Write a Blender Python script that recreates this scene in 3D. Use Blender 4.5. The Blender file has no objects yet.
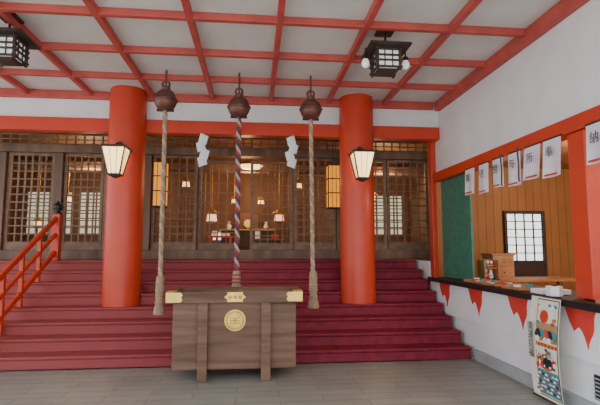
import bpy, bmesh, math, random
from mathutils import Vector, Matrix
random.seed(4)
S=bpy.context.scene
# ---------------------------------------------------------------- materials
def mat(name,col,rough=.6,metal=0,var=.12,scale=6,bump=0,emit=None,es=0,stretch=(1,1,1),spec=.5,coat=0):
    m=bpy.data.materials.new(name); m.use_nodes=True
    nt=m.node_tree; b=nt.nodes['Principled BSDF']
    b.inputs['Roughness'].default_value=rough; b.inputs['Metallic'].default_value=metal
    b.inputs['Specular IOR Level'].default_value=spec
    b.inputs['Coat Weight'].default_value=coat
    tc=nt.nodes.new('ShaderNodeTexCoord'); mp=nt.nodes.new('ShaderNodeMapping')
    mp.inputs['Scale'].default_value=stretch
    nt.links.new(tc.outputs['Object'],mp.inputs[0])
    n=nt.nodes.new('ShaderNodeTexNoise'); n.inputs['Scale'].default_value=scale; n.inputs['Detail'].default_value=5
    nt.links.new(mp.outputs[0],n.inputs['Vector'])
    r=nt.nodes.new('ShaderNodeValToRGB')
    r.color_ramp.elements[0].position=.3; r.color_ramp.elements[1].position=.7
    r.color_ramp.elements[0].color=tuple(c*(1-var) for c in col)+(1,)
    r.color_ramp.elements[1].color=tuple(min(1,c*(1+var)) for c in col)+(1,)
    nt.links.new(n.outputs['Fac'],r.inputs[0]); nt.links.new(r.outputs[0],b.inputs['Base Color'])
    if bump:
        bp=nt.nodes.new('ShaderNodeBump'); bp.inputs['Strength'].default_value=bump; bp.inputs['Distance'].default_value=.02
        nt.links.new(n.outputs['Fac'],bp.inputs['Height']); nt.links.new(bp.outputs[0],b.inputs['Normal'])
    if emit:
        b.inputs['Emission Color'].default_value=tuple(emit)+(1,); b.inputs['Emission Strength'].default_value=es
    return m
def brickmat(name,c1,c2,mortar,scale,bw,rh,ms,rough=.6,rot=(0,0,0),offset=.5,bump=.2):
    m=bpy.data.materials.new(name); m.use_nodes=True; nt=m.node_tree; b=nt.nodes['Principled BSDF']
    tc=nt.nodes.new('ShaderNodeTexCoord'); mp=nt.nodes.new('ShaderNodeMapping'); mp.inputs['Rotation'].default_value=rot
    br=nt.nodes.new('ShaderNodeTexBrick'); br.offset=offset
    br.inputs['Scale'].default_value=scale; br.inputs['Brick Width'].default_value=bw; br.inputs['Row Height'].default_value=rh
    br.inputs['Mortar Size'].default_value=ms
    br.inputs['Color1'].default_value=c1+(1,);br.inputs['Color2'].default_value=c2+(1,);br.inputs['Mortar'].default_value=mortar+(1,)
    n=nt.nodes.new('ShaderNodeTexNoise'); n.inputs['Scale'].default_value=3; n.inputs['Detail'].default_value=8
    mx=nt.nodes.new('ShaderNodeMixRGB'); mx.blend_type='MULTIPLY'; mx.inputs[0].default_value=.35
    nt.links.new(tc.outputs['Object'],mp.inputs[0]); nt.links.new(mp.outputs[0],br.inputs[0]); nt.links.new(mp.outputs[0],n.inputs['Vector'])
    nt.links.new(br.outputs['Color'],mx.inputs[1]); nt.links.new(n.outputs['Fac'],mx.inputs[2])
    nt.links.new(mx.outputs[0],b.inputs['Base Color']); b.inputs['Roughness'].default_value=rough
    bp=nt.nodes.new('ShaderNodeBump'); bp.inputs['Strength'].default_value=bump; bp.inputs['Distance'].default_value=.01; bp.invert=True
    nt.links.new(br.outputs['Fac'],bp.inputs['Height']); nt.links.new(bp.outputs[0],b.inputs['Normal'])
    return m
M={}
M['verm']=mat('vermilion_lacquer',(.60,.052,.02),.4,var=.08,scale=3)
M['beam']=mat('vermilion_beam',(.50,.085,.07),.55,var=.15,scale=4)
M['plaster']=mat('white_plaster',(.80,.83,.86),.8,var=.05,scale=2)
M['panel']=mat('ceiling_board',(.72,.74,.73),.7,var=.10,scale=1.5)
M['wood']=mat('weathered_wood',(.17,.10,.065),.6,var=.35,scale=5,stretch=(1,1,.15),bump=.2)
M['woodl']=mat('lattice_wood',(.20,.125,.08),.6,var=.3,scale=8)
M['hallwood']=mat('hall_wall_wood',(.17,.08,.038),.55,var=.3,scale=4,stretch=(1,1,.2))
M['woodd']=mat('dark_wood',(.05,.03,.022),.55,var=.3,scale=6)
M['boxwood']=mat('box_wood',(.16,.092,.06),.6,var=.4,scale=4,stretch=(.25,1,3),bump=.25,spec=.3)
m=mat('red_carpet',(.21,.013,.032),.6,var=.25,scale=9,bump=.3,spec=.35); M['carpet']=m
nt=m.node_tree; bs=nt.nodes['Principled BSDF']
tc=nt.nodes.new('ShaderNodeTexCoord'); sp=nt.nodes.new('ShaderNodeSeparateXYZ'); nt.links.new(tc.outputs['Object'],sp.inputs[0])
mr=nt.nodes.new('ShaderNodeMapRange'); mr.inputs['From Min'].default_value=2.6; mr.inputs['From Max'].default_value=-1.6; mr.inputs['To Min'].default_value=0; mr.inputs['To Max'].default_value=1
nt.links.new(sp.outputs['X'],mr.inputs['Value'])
mx=nt.nodes.new('ShaderNodeMixRGB'); mx.inputs[2].default_value=(.33,.07,.066,1)  # paler red towards the left: glare from that side painted into the carpet colour
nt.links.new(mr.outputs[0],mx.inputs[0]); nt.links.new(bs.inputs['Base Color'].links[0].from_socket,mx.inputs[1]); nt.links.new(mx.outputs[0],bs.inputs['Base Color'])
M['gold']=mat('brass_gold',(.85,.58,.16),.35,metal=.7,var=.15,scale=12)
M['gold2']=mat('brass_dark',(.45,.28,.07),.4,metal=.8)
M['bronze']=mat('bell_bronze',(.17,.075,.06),.38,metal=.5,var=.3,scale=10)
M['black']=mat('black_metal',(.015,.015,.017),.4)
M['hemp']=mat('hemp_rope',(.36,.25,.16),.85,var=.25,scale=30)
M['hemp2']=mat('hemp_rope_pale',(.46,.36,.27),.85,var=.25,scale=30)
M['ropered']=mat('rope_red',(.30,.05,.045),.8,var=.2,scale=30)
M['ropewhite']=mat('rope_white',(.46,.38,.31),.8,var=.15,scale=30)
M['ropepur']=mat('rope_purple',(.10,.04,.08),.8,var=.2,scale=30)
M['paper']=mat('white_paper',(.85,.87,.92),.8,var=.03)
M['shide']=mat('shide_white_paper',(.84,.90,.97),.8,var=.03,emit=None)
M['cloth']=mat('pale_cloth',(.80,.77,.85),.8,var=.06)
M['lamp']=mat('lantern_paper',(.9,.72,.38),.6,emit=(1,.66,.24),es=3.0,var=.1)
M['lamps']=mat('small_lantern_paper',(.9,.6,.3),.6,emit=(1,.55,.2),es=2.2,var=.1)
M['lampw']=mat('lamp_glass',(.8,.85,.85),.3,emit=(.9,1,1),es=.3,var=.05)
M['lampp']=mat('pink_lantern_paper',(.9,.5,.4),.5,emit=(1,.42,.25),es=1.8,var=.05)
M['lampy']=mat('golden_lantern_silk',(.65,.24,.02),.6,emit=(1,.36,.02),es=.85,var=.4,scale=14)
M['day']=mat('shoji_paper_daylit',(.8,.85,.85),.8,emit=(.85,.97,1),es=1.6,var=.1)
M['dayg']=mat('shoji_paper_dim',(.5,.55,.45),.8,emit=(.82,.85,.60),es=.65,var=.5,scale=1.4)
M['orange']=brickmat('cedar_boards',(.46,.20,.062),(.40,.17,.05),(.18,.07,.025),1,.16,5,.006,rot=(math.radians(90),0,0),offset=0)
M['cedar']=mat('cedar_plain',(.42,.19,.075),.5,var=.2,scale=6)
M['green']=mat('green_screen',(.05,.20,.14),.6,var=.2,scale=8)
M['redcloth']=mat('red_cloth',(.66,.045,.03),.7,var=.08)
M['ink']=mat('ink_black',(.02,.02,.02),.7)
M['ink2']=mat('ink_faded',(.09,.07,.10),.7)
M['grey']=mat('grey_plinth',(.36,.38,.40),.7,var=.1)
M['teal']=mat('teal_print',(.05,.26,.30),.7)
M['cream']=mat('cream_print',(.80,.76,.62),.7)
M['card']=mat('cardboard',(.42,.27,.14),.7)
M['floor']=brickmat('porch_tiles',(.345,.35,.305),(.305,.31,.275),(.17,.175,.15),1,.9,.18,.005,rough=.45,bump=.2)
M['ground']=mat('pale_gravel',(.62,.60,.55),.9,var=.2,scale=20)
M['tatami']=mat('tatami_floor',(.30,.22,.12),.7,var=.2)
# ---------------------------------------------------------------- builder
class B:
    def __init__(s,name): s.name=name; s.v=[]; s.f=[]; s.m=[]; s.sm=[]; s.mats=[]
    def mi(s,k):
        if k not in s.mats: s.mats.append(k)
        return s.mats.index(k)
    def add(s,vs,fs,k,smooth=False):
        o=len(s.v); s.v+= [Vector(v) for v in vs]; i=s.mi(k)
        for f in fs: s.f.append([o+a for a in f]); s.m.append(i); s.sm.append(smooth)
    def box(s,x0,x1,y0,y1,z0,z1,k):
        s.add([(x,y,z) for x in(x0,x1) for y in(y0,y1) for z in(z0,z1)],
          [(0,1,3,2),(4,6,7,5),(0,4,5,1),(2,3,7,6),(0,2,6,4),(1,5,7,3)],k); return s
    def obox(s,p0,p1,w,h,k,up=(0,0,1)):
        p0=Vector(p0);p1=Vector(p1);d=(p1-p0).normalized();u=Vector(up)
        sd=d.cross(u).normalized();u=sd.cross(d).normalized()
        vs=[p+sd*a*w/2+u*b*h/2 for p in(p0,p1) for a,b in((-1,-1),(1,-1),(1,1),(-1,1))]
        s.add(vs,[(0,1,2,3)[::-1],(4,5,6,7),(0,1,5,4),(1,2,6,5),(2,3,7,6),(3,0,4,7)],k); return s
    def tube(s,pts,r,k,n=8,smooth=True):
        pts=[Vector(p) for p in pts]; rr=r if isinstance(r,(list,tuple)) else [r]*len(pts)
        vs=[];fs=[]
        d=(pts[1]-pts[0]).normalized(); a=d.orthogonal().normalized()
        for i,p in enumerate(pts):
            d=(pts[min(i+1,len(pts)-1)]-pts[max(i-1,0)]).normalized()
            a=(a-d*a.dot(d)).normalized(); b=d.cross(a)
            for j in range(n):
                t=2*math.pi*j/n; vs.append(p+(a*math.cos(t)+b*math.sin(t))*rr[i])
        for i in range(len(pts)-1):
            for j in range(n):
                fs.append((i*n+j,i*n+(j+1)%n,(i+1)*n+(j+1)%n,(i+1)*n+j))
        s.add(vs,fs,k,smooth)
        s.add(vs[:n],[tuple(range(n))[::-1]],k); s.add(vs[-n:],[tuple(range(n))],k); return s
    def lathe(s,prof,c,k,n=24,smooth=True,rot=0,sc=1):
        vs=[];fs=[]
        for r,z in prof:
            for j in range(n):
                t=2*math.pi*j/n+rot; vs.append((c[0]+r*sc*math.cos(t),c[1]+r*sc*math.sin(t),c[2]+z*sc))
        for i in range(len(prof)-1):
            for j in range(n): fs.append((i*n+j,i*n+(j+1)%n,(i+1)*n+(j+1)%n,(i+1)*n+j))
        s.add(vs,fs,k,smooth)
        s.add(vs[:n],[tuple(range(n))[::-1]],k); s.add(vs[-n:],[tuple(range(n))],k); return s
    def prism(s,pts,vec,k):
        n=len(pts); vec=Vector(vec); a=[Vector(p) for p in pts]; b=[p+vec for p in a]
        fs=[tuple(range(n))[::-1],tuple(range(n,2*n))]+[(i,(i+1)%n,n+(i+1)%n,n+i) for i in range(n)]
        s.add(a+b,fs,k); return s
    def done(s,bevel=0,parent=None):
        lo=Vector((min(v[i] for v in s.v) for i in range(3))); hi=Vector((max(v[i] for v in s.v) for i in range(3)))
        c=(lo+hi)/2; c.z=lo.z
        me=bpy.data.meshes.new(s.name); me.from_pydata([v-c for v in s.v],[],s.f)
        for k in s.mats: me.materials.append(M[k])
        for p,i,q in zip(me.polygons,s.m,s.sm): p.material_index=i; p.use_smooth=q
        me.validate()
        bm=bmesh.new(); bm.from_mesh(me); bmesh.ops.recalc_face_normals(bm,faces=bm.faces); bm.to_mesh(me); bm.free()
        o=bpy.data.objects.new(s.name,me); o.location=c; S.collection.objects.link(o)
        if bevel:
            md=o.modifiers.new('b','BEVEL'); md.width=bevel; md.segments=2; md.limit_method='ANGLE'; md.angle_limit=math.radians(50)
        if parent: 
            o.parent=parent; o.location=c-parent.location
        return o
def text(name,body,loc,size,k,rot,parent):
    cu=bpy.data.curves.new(name,'FONT'); cu.body=body; cu.size=size; cu.extrude=.001; cu.align_x='CENTER'; cu.align_y='CENTER'
    cu.space_line=.95
    o=bpy.data.objects.new(name,cu); S.collection.objects.link(o); cu.materials.append(M[k])
    o.rotation_euler=rot; o.parent=parent; o.location=Vector(loc)-parent.location
    return o
# ---------------------------------------------------------------- shell
CZ=4.09; XR=3.2
B('floor').box(-7,3.04,0.0,6.17,-.1,0,'floor').done()
B('ground_outside').box(-40,30,-40,30,-.25,-.11,'ground').done()
B('ceiling').box(-7,XR+.6,.6,9.1,CZ,CZ+.06,'panel').done()
g=B('trim_ceiling_grid')
for k in range(-7,3):
    x=.25+.98*k
    g.box(x-.034,x+.034,.6,7.5,CZ-.085,CZ-.001,'beam')
for y in (6.6,5.68,4.76,3.84,2.92,2.0,1.08):
    g.box(-7,XR-.09,y-.034,y+.034,CZ-.083,CZ-.002,'beam')
g.done(.006)
g=B('trim_ceiling_right'); g.box(XR-.09,XR-.001,.6,7.41,CZ-.17,CZ-.001,'beam').done(.01)
B('wall_frieze').box(-7,XR,7.5,7.56,3.64,CZ-.001,'plaster').done()
B('beam_lintel').box(-7,XR-.005,7.42,7.62,3.42,3.64,'verm').done(.012)
B('beam_ceiling_back').box(-7,XR-.1,7.42,7.499,CZ-.13,CZ-.001,'beam').done(.01)
w=B('wall_right'); w.box(XR,XR+.12,.6,7.7,2.86,CZ-.001,'plaster')
w.box(3.10,3.2,.6,8.0,0,1.0,'plaster'); w.box(3.10,3.2,7.86,9.0,0,1.3,'plaster')
w.done()
B('wall_veranda_right').box(3.72,3.8,7.7,9.1,1.0,CZ-.001,'wood').done()
B('baseboard_right').box(3.05,3.1,.6,6.17,0,.14,'grey').done(.005)
g=B('trim_office_beam'); g.box(XR-.06,XR+.14,.6,7.62,2.70,2.86,'verm'); g.done(.01)
for yy in (4.1,.9):
    B('office_post').box(3.16,3.38,yy-.12,yy+.12,1.056,2.695,'verm').done(.012)
B('corner_post').box(3.11,3.198,7.64,7.80,1.01,CZ-.01,'verm').done(.01)
# ---------------------------------------------------------------- stairs
N=8;R=.165;T=.30;Y0=6.2
b=B('staircase')
prof=[(Y0,0)]
for n in range(N):
    yy=Y0+T*n; z=R*(n+1)
    prof.append((yy,z-.045)); prof.append((yy-.018,z-.035)); prof.append((yy-.018,z))
    if n<N-1: prof.append((yy+T,z))
    else: prof.append((yy+.35,z))
prof.append((Y0+T*(N-1)+.35,0))
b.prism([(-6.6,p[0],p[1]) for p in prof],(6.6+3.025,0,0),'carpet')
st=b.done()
cut=B('cutter')
for x in(-2.07,1.70): cut.lathe([(.287,.64),(.287,2.0)],(x,7.38,0),'verm',n=48)
cu=cut.done()
md=st.modifiers.new('bo','BOOLEAN'); md.object=cu; md.operation='DIFFERENCE'; md.solver='EXACT'
bpy.context.view_layer.update()
dg=bpy.context.evaluated_depsgraph_get()
nm=bpy.data.meshes.new_from_object(st.evaluated_get(dg)); st.modifiers.clear(); st.data=nm
bpy.data.objects.remove(cu)
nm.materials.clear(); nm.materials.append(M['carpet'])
for p in nm.polygons: p.material_index=0; p.use_smooth=False
md=st.modifiers.new('b','BEVEL'); md.width=.012; md.segments=2; md.limit_method='ANGLE'; md.angle_limit=math.radians(50)
TY=Y0+T*(N-1)
B('floor_veranda').box(-6.6,3.7,TY+.36,9.0,1.2,1.32,'wood').done()
# ---------------------------------------------------------------- columns
def column(x):
    b=B('red_column'); 
    b.lathe([(.285,.645),(.285,.70),(.285,3.9),(.28,CZ-.002)],(x,7.38,0),'verm',n=48)
    return b.done()
column(-2.07); column(1.70)
# ---------------------------------------------------------------- shrine front lattice
FY=9.0
def lattice(name,x0,x1,z0,z1,y,nx,nz,k='woodl',fr=.055,bw=.024,kick=.0):
    b=B(name)
    b.box(x0,x0+fr,y-.03,y+.03,z0,z1,k);b.box(x1-fr,x1,y-.03,y+.03,z0,z1,k)
    b.box(x0+fr,x1-fr,y-.03,y+.03,z0,z0+fr+kick,k);b.box(x0+fr,x1-fr,y-.03,y+.03,z1-fr,z1,k)
    for i in range(1,nx):
        x=x0+fr+(x1-x0-2*fr)*i/nx; b.box(x-bw/2,x+bw/2,y-.015,y+.015,z0+fr,z1-fr,k)
    for i in range(1,nz):
        z=z0+fr+kick+(z1-z0-2*fr-kick)*i/nz; b.box(x0+fr,x1-fr,y-.02,y+.01,z-bw/2,z+bw/2,k)
    return b.done()
B('door_sill').box(-6.6,3.7,FY-.14,FY+.14,1.321,1.50,'wood').done(.01)
B('door_head').box(-6.6,3.71,FY-.12,FY+.12,3.36,3.52,'wood').done(.01)
B('wall_shrine_upper').box(-6.6,3.71,FY+.02,FY+.1,3.745,CZ-.001,'woodd').done()
lattice('transom_lattice',-6.6,3.71,3.522,3.742,FY,60,2,fr=.03)
for x in (-4.78,-3.75,-2.1,1.72,3.66):
    B('wooden_post').box(x-.08,x+.08,FY-.1,FY+.1,1.502,3.358,'wood').done(.01)
pn=[(-5.8,-4.87,6),(-4.69,-3.84,6),(-3.66,-2.93,5),(-2.92,-2.19,5),(-2.01,-1.15,5),(.78,1.63,5),(1.81,2.68,5),(2.70,3.57,5)]
for i,(a,c,n) in enumerate(pn): lattice('lattice_door',a,c,1.502,3.358,FY,n,11,kick=.10)
lattice('lattice_door',-1.13,-.35,1.502,3.30,FY+.12,4,8,bw=.018,kick=.08)
lattice('lattice_door',-.10,.76,1.502,3.30,FY+.12,5,11,bw=.018,kick=.08)
# interior hall
B('floor_hall').box(-6.6,4.6,9.15,13.2,1.2,1.36,'tatami').done()
B('wall_hall_back').box(-6.6,4.6,13.2,13.3,1.2,4.0,'hallwood').done()
B('wall_hall_left').box(-6.7,-6.6,9.0,13.3,1.2,4.0,'hallwood').done()
B('wall_hall_right').box(4.6,4.7,9.0,13.3,1.2,4.0,'hallwood').done()
B('ceiling_hall').box(-6.6,4.6,9.12,13.3,4.0,4.08,'hallwood').done()
def shoji(name,x0,x1,z0,z1,y,k,nx=4,nz=6):
    b=B(name); b.box(x0,x1,y+.01,y+.03,z0,z1,k)
    for i in range(nx+1):
        x=x0+(x1-x0)*i/nx; b.box(x-.02,x+.02,y-.02,y+.01,z0,z1,'woodl')
    for i in range(nz+1):
        z=z0+(z1-z0)*i/nz; b.box(x0-.02,x1+.02,y-.021,y+.009,z-.015,z+.015,'woodl')
    return b.done()
wi=1
for x0,x1,k in ((-6.3,-5.1,'dayg'),(-4.9,-4.0,'dayg'),(-3.8,-2.9,'dayg'),(2.3,3.2,'day'),(3.35,4.4,'dayg')):
    shoji('window_%d'%wi,x0,x1,1.9,3.1,13.12,k); wi+=1
shoji('window_%d'%wi,-1.25,-.95,1.75,2.0,13.12,'day',2,2)
lattice('inner_screen',-2.4,-1.4,1.362,3.4,11.2,6,12)
lattice('inner_screen',1.0,2.0,1.362,3.4,11.2,6,12)
for x in (-2.5,-1.3,.9,2.1): B('hall_post').box(x-.08,x+.08,11.1,11.3,1.362,3.418,'wood').done(.01)
B('hall_beam').box(-6.5,4.5,11.05,11.35,3.42,3.6,'wood').done(.01)
b=B('altar'); b.box(-1.1,.7,12.0,12.9,1.362,1.62,'woodd'); b.box(-.9,.5,12.2,12.9,1.62,2.0,'woodd'); b.box(-.95,.55,12.15,12.9,2.0,2.04,'gold2')
b.box(-.5,.1,12.5,12.9,2.04,2.5,'hallwood'); b.lathe([(.01,0),(.05,.02),(.03,.06)],(-.2,12.4,2.04),'gold2',n=12)
b.prism([(-.2+.11*math.cos(t),12.38,2.2+.11*math.sin(t)) for t in [i*math.pi/10 for i in range(20)]],(0,.02,0),'gold')
for x in(-.7,.3): b.lathe([(.05,0),(.07,.08),(.03,.14),(.04,.2)],(x,12.28,2.045),'paper',n=12)
b.done(.008)
b=B('offering_table'); b.box(-1.1,-.5,10.7,11.0,1.78,1.82,'verm')
for x in(-1.05,-.6): 
    b.box(x,x+.05,10.72,10.78,1.362,1.78,'verm'); b.box(x,x+.05,10.92,10.98,1.362,1.78,'verm')
b.box(-1.0,-.9,10.75,10.95,1.82,1.94,'paper');b.box(-.78,-.6,10.75,10.95,1.82,1.90,'paper'); b.done(.005)
b=B('offering_table'); b.box(-.1,.7,10.7,11.0,1.72,1.76,'woodl')
for x in(-.05,.6): 
    b.box(x,x+.05,10.72,10.78,1.362,1.72,'woodl'); b.box(x,x+.05,10.92,10.98,1.362,1.72,'woodl')
b.box(.0,.12,10.75,10.95,1.76,1.93,'paper');b.box(.4,.55,10.75,10.95,1.76,1.86,'redcloth'); b.done(.005)
def hlan(x,y,z,k,s=1):
    b=B('hanging_lantern'); b.tube([(x,y,3.995),(x,y,z+.27*s)],.008,'gold2',6)
    b.lathe([(.02,.3),(.16,.2),(.15,.17),(.11,.17),(.10,.16)],(x,y,z),'gold2',n=6,smooth=False,sc=s)
    b.lathe([(.12,0),(.08,-.03),(.02,-.05)],(x,y,z),'gold2',n=6,smooth=False,sc=s)
    b.lathe([(.10,.165),(.12,.001)],(x,y,z),k,n=6,smooth=False,sc=s); b.done()
for x in (-1.0,.56): hlan(x,10.55,2.15,'lampp')
for x,y,z in ((-1.55,10.2,2.9),(.98,10.2,2.9),(-.55,12,2.7),(.15,12,2.7),(-4.3,10.8,2.6),(-3.2,10.8,2.6),(2.9,10.8,2.7),(2.3,10.4,2.1),(-4.7,10.3,2.0)): hlan(x,y,z,'lamps',.7)
for x in (-1.80,1.53):
    b=B('tall_silk_lantern'); yy=8.72; z0=2.33; z1=3.15; a=.115
    b.tube([(x,yy,CZ-.001),(x,yy,z1)],.008,'black',6)
    b.box(x-a,x+a,yy-a,yy+a,z0,z1,'lampy')
    for dx in(-a-.01,a-.01):
        for dy in(-a-.01,a-.01): b.box(x+dx,x+dx+.02,yy+dy,yy+dy+.02,z0-.02,z1+.02,'woodd')
    for z in(z0-.02,z0+.27,z0+.55,z1): b.box(x-a-.015,x+a+.015,yy-a-.015,yy+a+.015,z,z+.02,'woodd')
    for q in(-.04,.04): b.box(x+q-.005,x+q+.005,yy-a-.008,yy+a+.008,z0,z1,'woodd')
    b.done()
b=B('ceiling_lamp'); b.tube([(-.1,9.75,3.995),(-.1,9.75,3.42)],.01,'black',6)
b.lathe([(.03,.12),(.26,.03),(.28,0)],(-.1,9.75,3.32),'gold2'); b.lathe([(.25,0),(.2,-.05),(.05,-.08)],(-.1,9.75,3.32),'lamp'); b.done()
# ---------------------------------------------------------------- railing
b=B('stair_railing'); X=-3.5
sl=R/T
def ry(yy,off): return R+(yy-Y0)*sl+off
GB=[(.085,0),(.085,.05),(.06,.06),(.06,.085),(.095,.13),(.10,.17),(.07,.23),(.02,.275),(.003,.30)]
b.box(X-.065,X+.065,TY+.02,TY+.15,1.322,2.14,'verm'); b.lathe(GB,(X,TY+.085,2.13),'black',sc=.85)
b.box(X-.065,X+.065,Y0-.2,Y0-.07,0,.98,'verm'); b.lathe(GB,(X,Y0-.135,.97),'black',sc=.85)
for off,w in((.72,.08),(.44,.055),(.12,.08)):
    b.obox((X,Y0-.13,ry(Y0-.13,off)),(X,TY+.09,ry(TY+.09,off)),.055,w,'verm')
for yy in(6.75,7.25,7.78): b.box(X-.03,X+.03,yy-.03,yy+.03,R*(int((yy-Y0)/T)+1)+.001,ry(yy,.72),'verm')
b.done(.008)
# ---------------------------------------------------------------- offering box
b=B('offering_box'); cx=-.225; yf=5.5; yb=6.1
x0=cx-.725;x1=cx+.725
b.box(x0,x1,yf,yf+.04,.13,.9,'boxwood'); b.box(x0,x1,yb-.04,yb,.13,.9,'boxwood')
b.box(x0,x0+.04,yf+.04,yb-.04,.13,.9,'boxwood'); b.box(x1-.04,x1,yf+.04,yb-.04,.13,.9,'boxwood'); b.box(x0+.04,x1-.04,yf+.04,yb-.04,.15,.19,'boxwood')
b.box(x0-.07,x1+.07,yf-.06,yf+.05,.9,1.03,'boxwood'); b.box(x0-.07,x1+.07,yb-.05,yb+.03,.9,1.03,'boxwood')
b.box(x0-.07,x0+.04,yf+.05,yb-.05,.9,1.03,'boxwood'); b.box(x1-.04,x1+.07,yf+.05,yb-.05,.9,1.03,'boxwood')
for i in range(8):
    yy=yf+.085+i*.062; b.box(x0+.04,x1-.04,yy-.014,yy+.014,.985,1.02,'boxwood')
for lx in (cx-.37,cx+.365):
    b.box(lx-.055,lx+.055,yf-.07,yf-.001,0,.9,'boxwood'); b.box(lx-.055,lx+.055,yb+.001,yb+.07,0,.9,'boxwood')
    b.box(lx-.055,lx+.055,yf-.001,yb+.001,.04,.13,'boxwood')
def fit(xa,xb,n=2,side=0):
    z0,z1=.91,1.025; m=(z0+z1)/2; t=.035
    if side<0: p=[(xa,z0),(xb-t,z0),(xb-.01,z0+.03),(xb-.03,m),(xb-.01,z1-.03),(xb-t,z1),(xa,z1)]
    elif side>0: p=[(xb,z0),(xa+t,z0),(xa+.01,z0+.03),(xa+.03,m),(xa+.01,z1-.03),(xa+t,z1),(xb,z1)]
    else: p=[(xa,m),(xa+.04,m-.03),(xa+.035,z0),(xb-.035,z0),(xb-.04,m-.03),(xb,m),(xb-.04,m+.03),(xb-.035,z1),(xa+.035,z1),(xa+.04,m+.03)]
    b.prism([(q[0],yf-.066,q[1]) for q in p],(0,.01,0),'gold')
fit(x0-.075,x0+.13,side=-1); fit(x1-.13,x1+.075,side=1); fit(cx-.13,cx+.13)
b.box(x0-.076,x0-.068,yf-.06,yf+.12,.905,1.028,'gold'); b.box(x1+.068,x1+.076,yf-.06,yf+.12,.905,1.028,'gold')
b.box(x0-.074,x0+.04,yf-.064,yf+.1,1.029,1.036,'gold'); b.box(x1-.04,x1+.074,yf-.064,yf+.1,1.029,1.036,'gold')
def disc(r,y,k,n=40,z=.69,th=.012,lob=0,xc=None):
    xc=cx if xc is None else xc
    pts=[(xc+(r+lob*abs(math.sin(8*t)))*math.cos(t),y,z+(r+lob*abs(math.sin(8*t)))*math.sin(t)) for t in [2*math.pi*i/n for i in range(n)]]
    b.prism(pts,(0,th,0),k)
disc(.125,yf-.012,'gold'); disc(.106,yf-.016,'gold2',th=.006); disc(.085,yf-.022,'gold',n=96,lob=.013,th=.007); disc(.02,yf-.026,'gold2',th=.006)
for i in range(3):
    z=.66+.03*i; b.box(cx-.06,cx+.06,yf-.026,yf-.02,z-.005,z+.005,'gold2')
for xc in(cx-.06,cx,cx+.06): disc(.022,yf-.070,'gold2',z=.967,th=.006,xc=xc,n=16)
b.done(.006)
# ---------------------------------------------------------------- bells & ropes
def bellrope(x,ztop,zend,cols,r,lean=0,tassel=True):
    y=6.42; P=bpy.data.objects.new('bell_rope',None); P.location=(x,y,0); S.collection.objects.link(P)
    b=B('bell')
    b.tube([(x,y,CZ-.001),(x,y,ztop+.2)],.014,'bronze',8)
    b.tube([(x+.05*math.cos(t),y,ztop+.235+.05*math.sin(t)) for t in [i*math.pi/8 for i in range(17)]],.016,'bronze',6)
    pr=[(.012,.21),(.055,.20),(.065,.18),(.06,.165),(.035,.155),(.095,.135),(.135,.09),(.155,.03),(.162,.012),(.172,.008),(.172,-.008),(.162,-.012),(.155,-.04),(.13,-.095),(.08,-.14),(.02,-.155)]
    b.lathe(pr,(x,y,ztop),'bronze',n=32)
    b.box(x-.12,x+.12,y-.008,y+.008,ztop-.162,ztop-.12,'black')
    b.done(parent=P)
    L=ztop-.14-zend; n=int(L/.02)
    b=B('rope'); ns=len(cols); ph=.20
    for s_,k in enumerate(cols):
        pts=[]
        for i in range(n+1):
            u=i/n; z=ztop-.14-L*u; t=2*math.pi*(L*u/ph+s_/ns)
            pts.append((x+lean*u+r*.55*math.cos(t),y+r*.55*math.sin(t),z))
        b.tube(pts,r*.62,k,6)
    b.done(parent=P)
    b=B('tassel'); xe=x+lean
    h=.5 if tassel else .3
    b.lathe([(.03,h),(.055,h-.02),(.06,h*.5),(.055,h*.48),(.058,h*.46),(.05,.16),(.065,.14),(.055,.12),(.075,.06),(.085,0),(.08,-.02)],(xe,y,zend-.02),'hemp',n=14)
    for zz in (h*.8,h*.62,h*.46,.14): b.lathe([(.062,-.012),(.068,0),(.062,.012)],(xe,y,zend-.02+zz),cols[0],n=14)
    b.done(parent=P)
bellrope(-1.29,3.64,.68,['hemp','hemp2','hemp'],.030,lean=.0)
bellrope(-.25,3.57,.95,['ropered','ropewhite','ropepur'],.034,tassel=False)
bellrope(.80,3.57,.74,['hemp','hemp2','hemp'],.030,lean=.03)
# ---------------------------------------------------------------- shide papers
def shide(x,fl):
    y=7.36; b=B('shide_paper'); z=3.42
    b.tube([(x,y,z),(x,y,z-.05)],.006,'hemp',5)
    w=.13; off=[.02,-.05,.045,-.02]; m=5
    for i,o in enumerate(off):
        o*=fl; yy=y-.014*i; zt=z-.03-i*.125; sl_=.05*(1 if i%2 else -1)*fl
        P=[]
        for q in range(m+1):
            u=q/m; P.append((x+o-w/2+w*u, yy-.02*math.sin(u*3.1), zt+sl_*(u-.5)))
        vs=P+[(p[0]+sl_*.7,p[1]-.012,p[2]-.15) for p in P]
        b.add(vs,[(q,q+1,m+2+q,m+1+q) for q in range(m)],'shide',True)
    b.done()
shide(-.86,1); shide(.59,-1)
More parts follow.
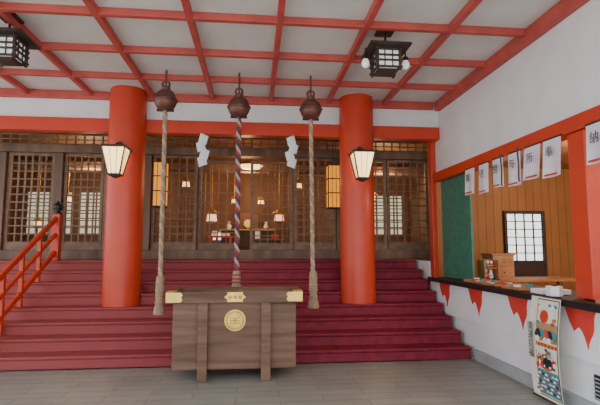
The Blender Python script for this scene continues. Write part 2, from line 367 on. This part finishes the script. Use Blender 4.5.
# ---------------------------------------------------------------- column lanterns
def collantern(x):
    y=6.90; b=B('column_lantern'); z0=2.64; z1=3.03; a0=.085; a1=.17
    def ring(a,z,h,t,k): 
        b.box(x-a,x+a,y-a,y-a+t,z,z+h,k);b.box(x-a,x+a,y+a-t,y+a,z,z+h,k);b.box(x-a,x-a+t,y-a+t,y+a-t,z,z+h,k);b.box(x+a-t,x+a,y-a+t,y+a-t,z,z+h,k)
    s=[(-1,-1),(1,-1),(1,1),(-1,1)]
    vs=[(x+p*a0*.9,y+q*a0*.9,z0) for p,q in s]+[(x+p*a1*.9,y+q*a1*.9,z1) for p,q in s]
    b.add(vs,[(0,1,5,4),(1,2,6,5),(2,3,7,6),(3,0,4,7),(3,2,1,0),(4,5,6,7)],'lamp')
    for p,q in s: b.obox((x+p*a0,y+q*a0,z0),(x+p*a1,y+q*a1,z1),.018,.018,'woodd',up=(0,1,0))
    for u in(-.33,.33):
        for q in(-1,1):
            b.obox((x+u*a0,y+q*a0*.95,z0),(x+u*a1,y+q*a1*.95,z1),.006,.006,'woodd',up=(0,1,0))
            b.obox((x+q*a0*.95,y+u*a0,z0),(x+q*a1*.95,y+u*a1,z1),.006,.006,'woodd',up=(0,1,0))
    ring(a1+.02,z1-.005,.022,.03,'woodd'); ring(a0+.01,z0-.018,.022,.03,'woodd')
    b.lathe([(.255,0),(.245,.015),(.06,.04),(.02,.05)],(x,y,z1+.018),'woodd',n=4,smooth=False,rot=math.pi/4,sc=.98)
    b.lathe([(.02,-.04),(.05,-.03),(.10,0)],(x,y,z0-.018),'woodd',n=4,smooth=False,rot=math.pi/4)
    b.tube([(x,y,z1+.05),(x,y,z1+.08),(x,y+.05,z1+.1),(x,7.1,z1+.1)],.012,'black',6)
    b.box(x-.03,x+.03,7.075,7.095,z1+.03,z1+.15,'black')
    b.done()
collantern(-2.09); collantern(1.68)
# ---------------------------------------------------------------- ceiling lanterns
def ceillantern(x,y,bulbs):
    b=B('ceiling_lantern'); z=3.60; a=.13
    b.box(x-.1,x+.1,y-.1,y+.1,CZ-.03,CZ-.001,'woodd'); b.tube([(x,y,CZ-.02),(x,y,z+.3)],.015,'black',6)
    b.box(x-a*.9,x+a*.9,y-a*.9,y+a*.9,z+.02,z+.2,'lampw')
    for p in(-1,1):
        for q in(-1,1): b.box(x+p*a-.014,x+p*a+.014,y+q*a-.014,y+q*a+.014,z-.03,z+.24,'woodd')
    for zz in(z-.005,z+.07,z+.13,z+.2):
        t=.018
        for q in(-1,1):
            b.box(x-a-.03,x+a+.03,y+q*a-t/2,y+q*a+t/2,zz,zz+.02,'woodd'); b.box(x+q*a-t/2,x+q*a+t/2,y-a-.03,y+a+.03,zz+.001,zz+.021,'woodd')
    for u in(-.045,.045):
        for q in(-1,1):
            b.box(x+u-.006,x+u+.006,y+q*a-.006,y+q*a+.006,z,z+.2,'woodd'); b.box(x+q*a-.006,x+q*a+.006,y+u-.006,y+u+.006,z,z+.2,'woodd')
    b.lathe([(.34,0),(.33,.025),(.14,.08),(.06,.12)],(x,y,z+.23),'woodd',n=4,smooth=False,rot=math.pi/4)
    b.lathe([(.12,0),(.18,.02)],(x,y,z-.04),'woodd',n=4,smooth=False,rot=math.pi/4)
    if bulbs:
        for sx in(-1,1):
            b.tube([(x+sx*.1,y,z+.29),(x+sx*.24,y,z+.26),(x+sx*.24,y,z+.18)],.01,'black',6)
            b.lathe([(.02,.05),(.035,.04),(.035,0)],(x+sx*.24,y,z+.13),'black',n=12)
            b.lathe([(.03,0),(.045,-.04),(.045,-.07),(.02,-.10)],(x+sx*.24,y,z+.13),'lampw',n=14)
    b.done()
ceillantern(1.5,4.95,True); ceillantern(-2.72,5.05,False)
# ---------------------------------------------------------------- office (amulet counter)
b=B('amulet_counter'); b.box(2.97,3.75,.6,7.55,1.002,1.045,'woodd'); b.box(2.955,2.97,.6,7.55,.985,1.055,'black')
b.done(.004)
b=B('counter_curtain'); b.box(3.07,3.085,.7,7.5,.50,.985,'plaster')
for i in range(7):
    yy=7.32-i*1.02
    pts=[(yy,.985),(yy-.42,.985)]
    for j in range(9):
        t=j/8; pts.append((yy-.42+.12*t+.015*math.sin(t*9),.985-.37*t))
    for j in range(1,9):
        t=j/8; pts.append((yy-.30+.18*t,.615+.10*math.sin(t*math.pi)+.14*t))
    pts.append((yy-.06,.84))
    b.prism([(3.058,p[0],p[1]) for p in pts],(.011,0,0),'redcloth')
b.done()
B('floor_office').box(3.21,6.2,.6,8.0,.3,.4,'cedar').done()
B('wall_office_back').box(3.33,6.2,8.0,8.1,.4,3.05,'orange').done()
B('wall_office_right').box(6.2,6.3,.6,8.1,.3,3.05,'cedar').done()
B('ceiling_office').box(3.33,6.2,.6,8.1,3.05,3.1,'cedar').done()
b=B('window_office'); x0,x1,z0,z1,y=4.66,5.36,1.30,2.18,7.97
b.box(x0,x1,y,y+.02,z0,z1,'day')
for i in range(5):
    x=x0+(x1-x0)*i/4; b.box(x-.010,x+.010,y-.02,y,z0,z1,'woodd')
for i in range(7):
    z=z0+(z1-z0)*i/6; b.box(x0,x1,y-.019,y-.001,z-.008,z+.008,'woodd')
for a in((x0-.05,x0,z0-.3,z1+.05),(x1,x1+.05,z0-.3,z1+.05),(x0,x1,z1,z1+.05),(x0,x1,z0-.05,z0)): b.box(a[0],a[1],y-.04,y+.02,a[2],a[3],'woodd')
b.box(x0,x1,y-.02,y+.01,z0-.3,z0-.05,'woodd')
b.done()
b=B('green_slat_screen')
n=24
for i in range(n):
    yy=6.5+1.05*i/n; b.box(3.24,3.27+.012*(i%2),yy,yy+1.05/n*.86,1.056,2.69,'green')
b.box(3.235,3.25,6.5,7.55,1.056,1.09,'green'); b.box(3.235,3.25,6.5,7.55,1.85,1.88,'green'); b.done()
b=B('office_desk'); b.box(3.76,5.4,6.9,7.6,1.0,1.04,'cedar'); 
for x in(3.8,5.3):
    for yy in(6.95,7.5): b.box(x,x+.06,yy,yy+.06,.4,1.0,'cedar')
b.done(.005)
b=B('wooden_chest'); b.box(3.84,4.2,7.0,7.35,1.041,1.42,'card'); b.box(3.82,4.22,6.985,7.365,1.42,1.45,'cedar')
for z in(1.07,1.24): b.box(3.87,4.17,6.99,7.0,z,z+.15,'cedar'); b.lathe([(.012,0),(.012,.02)],(4.02,6.985,z+.07),'black',n=8)
b.done(.006)
# small display shelf with ornaments beside the chest
b=B('ornament_stand'); b.box(3.50,3.74,6.62,6.86,1.046,1.07,'woodd'); b.box(3.50,3.74,6.84,6.86,1.07,1.36,'cedar'); b.box(3.50,3.74,6.68,6.84,1.22,1.235,'cedar')
b.box(3.50,3.515,6.64,6.84,1.07,1.36,'cedar'); b.box(3.725,3.74,6.64,6.84,1.07,1.36,'cedar'); b.done(.003)
def figurine(x,y,z,k,k2,s=1):
    b=B('ornament_figurine'); b.lathe([(.03,0),(.042,.02),(.045,.05),(.03,.085),(.018,.092)],(x,y,z),k,n=16,sc=s)
    b.lathe([(.012,.088),(.026,.10),(.030,.12),(.024,.142),(.006,.152)],(x,y,z),'paper',n=16,sc=s)
    b.lathe([(.047,.045),(.048,.05),(.047,.056)],(x,y,z),k2,n=16,sc=s); b.done()
figurine(3.57,6.75,1.071,'redcloth','gold'); figurine(3.66,6.75,1.071,'paper','redcloth',.9)
figurine(3.56,6.76,1.236,'card','ink',.7); figurine(3.62,6.76,1.236,'teal','gold',.7); figurine(3.68,6.76,1.236,'redcloth','gold',.7)
for i,(yy,xx) in enumerate([(6.2,3.12),(5.7,3.12),(5.15,3.1),(3.6,3.1)]):
    b=B('amulet_tray'); b.box(xx-.08,xx+.26,yy-.19,yy+.19,1.056,1.066,'cedar')
    for a in((xx-.08,xx-.07,yy-.19,yy+.19),(xx+.25,xx+.26,yy-.19,yy+.19),(xx-.07,xx+.25,yy-.19,yy-.18),(xx-.07,xx+.25,yy+.18,yy+.19)): b.box(*a,1.066,1.09,'cedar')
    for p in range(3):
        for q in range(4):
            k=random.choice(['redcloth','paper','card','teal','paper','ropepur'])
            X0=xx-.05+p*.1; Y1=yy-.15+q*.08; hh=random.choice([.01,.02,.04])
            b.box(X0,X0+.07,Y1,Y1+.045,1.066,1.07+hh,k)
    b.done()
b=B('paper_stack'); 
for i in range(8):
    a=random.uniform(-.2,.2)
    b.obox((3.02,4.62+a*.1,1.06+i*.006),(3.32,4.62-a*.1,1.06+i*.006),.24,.005,'paper')
b.done()
b=B('fortune_box'); b.prism([(3.06+.08*math.cos(t),4.40+.08*math.sin(t),1.056) for t in [math.pi/6+i*math.pi/3 for i in range(6)]],(0,0,.10),'paper'); b.prism([(3.06+.03*math.cos(t),4.40+.03*math.sin(t),1.156) for t in [i*math.pi/4 for i in range(8)]],(0,0,.01),'ink'); b.done(.004)
# hanging cloths with characters
ch=['御','守','授','与','所','奉','納','神','札']
ys=[6.24,5.84,5.48,5.10,4.74,4.40,3.76,3.42,3.08]
wd=[.29,.26,.25,.26,.30,.29,.28,.28,.28]
for i,yy in enumerate(ys):
    b=B('hanging_cloth'); w=wd[i]; zt=2.71; zb=2.32-(.03 if i%2 else 0)
    vs=[];fs=[];n=8
    for r_ in range(7):
        for c_ in range(n+1):
            u=c_/n; v=r_/6
            vs.append((3.125-.018*v+.016*math.sin(u*6+i)*v, yy+w/2-w*u+.014*v*math.sin(i*2), zt-(zt-zb)*v))
    for r_ in range(6):
        for c_ in range(n): a=r_*(n+1)+c_; fs.append((a,a+1,a+n+2,a+n+1))
    b.add(vs,fs,'cloth',True)
    b.box(3.12,3.135,yy-w/2-.008,yy+w/2+.008,2.695,2.715,'woodd')
    b.box(3.088,3.092,yy-w*.35,yy+w*.35,zb+.015,zb+.035,'redcloth')
    o=b.done()
    text('cloth_character',ch[i],(3.084,yy,2.55),.125,'ink2',(math.radians(90),0,math.radians(-90)),o)
for yy in(5.285,4.918):
    b=B('purple_cord'); b.tube([(3.06,yy+.006*math.sin(i),2.72-.045*i) for i in range(10)],.010,'ropepur',6); b.done()
# hanging scroll banner (slightly curled sheet) in front of counter
b=B('hanging_scroll'); ya,yb=4.58,4.12
def sx(z): return 2.93-.045*math.sin((1.05-z)*3.0)-.02*(1.05-z)
def strip(y0,y1,z0,z1,k,o=0):
    nn=max(1,int((z1-z0)/.04)); vs=[];fs=[]
    for i in range(nn+1):
        z=z0+(z1-z0)*i/nn
        vs+=[(sx(z)-o,y0,z),(sx(z)-o,y1,z)]
    for i in range(nn): fs.append((2*i,2*i+1,2*i+3,2*i+2))
    b.add(vs,fs,k)
strip(yb,ya,.05,1.05,'cream'); b.tube([(sx(1.05),yb-.02,1.055),(sx(1.05),ya+.02,1.055)],.010,'woodd',8)
b.tube([(sx(.05),yb-.01,.045),(sx(.05),ya+.01,.045)],.010,'woodd',8)
strip(yb+.012,ya-.115,.08,1.03,'ink',.002); strip(yb+.022,ya-.125,.09,1.02,'cream',.004)
c0=(yb+ya-.10)/2
def pdisc(yc,zc,r,k,o,a0=0,a1=2*math.pi,n=20,ez=1):
    P=[(yc+r*math.cos(a0+(a1-a0)*i/n),zc+ez*r*math.sin(a0+(a1-a0)*i/n)) for i in range(n+(0 if a1-a0>6 else 1))]
    b.add([(sx(p[1])-.004-o,p[0],p[1]) for p in P],[tuple(range(len(P)))],k)
# crane-like clouds, sun, hills, waves
strip(yb+.022,ya-.125,.62,.80,'card',.006)
pdisc(c0+.04,.86,.065,'redcloth',.006); pdisc(c0+.04,.86,.04,'verm',.007)
for i,(dy,z,r,k) in enumerate([(-.12,.97,.03,'teal'),(-.08,.96,.035,'paper'),(-.04,.975,.025,'teal'),(.10,.95,.03,'paper'),(.13,.965,.02,'gold'),(-.12,.84,.03,'gold'),(-.10,.80,.03,'redcloth'),(.13,.80,.025,'teal')]): pdisc(c0+dy,z,r,k,.008+.0004*i,ez=.6)
for i in range(5): pdisc(c0-.12+.06*i,.66,.05,['teal','ink','redcloth','teal','ink'][i],.008+.0005*i,0,math.pi,12,ez=1.5)
for i in range(5): pdisc(c0-.12+.06*i,.62,.035,['gold','paper','cream','gold','paper'][i],.012,0,math.pi,12,ez=1.3)
strip(yb+.022,ya-.125,.565,.60,'redcloth',.006)
for i in range(6): pdisc(yb+.05+.052*i,.583,.012,'gold',.008)
pdisc(c0,.46,.145,'verm',.005,math.pi,2*math.pi,ez=.8); pdisc(c0,.46,.11,'ink',.006,math.pi,2*math.pi,ez=.8)
random.seed(11)
for i in range(34):
    pdisc(c0+random.uniform(-.13,.13),random.uniform(.38,.55),random.uniform(.010,.026),random.choice(['redcloth','gold','teal','paper','ink','cream','verm']),.008+.0003*i,ez=random.uniform(.7,1.6),n=10)
strip(yb+.022,ya-.125,.10,.34,'teal',.006)
for j in range(5):
    for i in range(7): pdisc(yb+.045+.05*i-(j%2)*.02,.29-.04*j,.022,['paper','cream','redcloth','paper','ink'][(i+2*j)%5],.008+.001*j,0,math.pi,10)
o=b.done()
text('scroll_writing','開\n運\n招\n福',(sx(.6)-.02,ya-.055,.60),.095,'ink',(math.radians(90),0,math.radians(-90)),o)
b=B('wall_vent'); b.box(3.085,3.099,3.5,3.95,.18,.40,'black')
for i in range(6): b.box(3.075,3.09,3.5,3.95,.19+.035*i,.20+.035*i,'grey')
b.done()
# ---------------------------------------------------------------- lights
def lamp(n,loc,e,c,r=.15):
    l=bpy.data.lights.new(n,'POINT'); l.energy=e; l.color=c; l.shadow_soft_size=r
    o=bpy.data.objects.new(n,l); o.location=loc; S.collection.objects.link(o)
lamp('office_lamp',(4.8,5.6,2.9),85,(1,.85,.62))
lamp('office_lamp',(4.8,3.0,2.9),50,(1,.85,.62))
lamp('hall_lamp',(-.2,10.0,3.2),50,(1,.55,.24))
lamp('hall_lamp',(-3.9,11,3.2),85,(1,.64,.32))
lamp('hall_lamp',(3.2,11,3.2),75,(1,.64,.32))
lamp('altar_lamp',(-.2,11.8,3.1),50,(1,.5,.22))
W=bpy.data.worlds.new('World'); S.world=W; W.use_nodes=True; nt=W.node_tree
bg=nt.nodes['Background']; bg.inputs[0].default_value=(.92,.95,1,1); bg.inputs[1].default_value=2.9
sun=bpy.data.lights.new('sun','SUN'); sun.energy=2.5; sun.angle=.6; sun.color=(1,.96,.9)
so=bpy.data.objects.new('sun',sun); so.rotation_euler=(math.radians(38),0,math.radians(-30)); S.collection.objects.link(so)
# ---------------------------------------------------------------- camera
cam=bpy.data.cameras.new('camera'); cam.sensor_width=36; cam.lens=27; cam.clip_end=200
co=bpy.data.objects.new('camera',cam); co.location=(0,0,1.55); co.rotation_euler=(math.radians(95.7),0,math.radians(-5.7))
S.collection.objects.link(co); S.camera=co
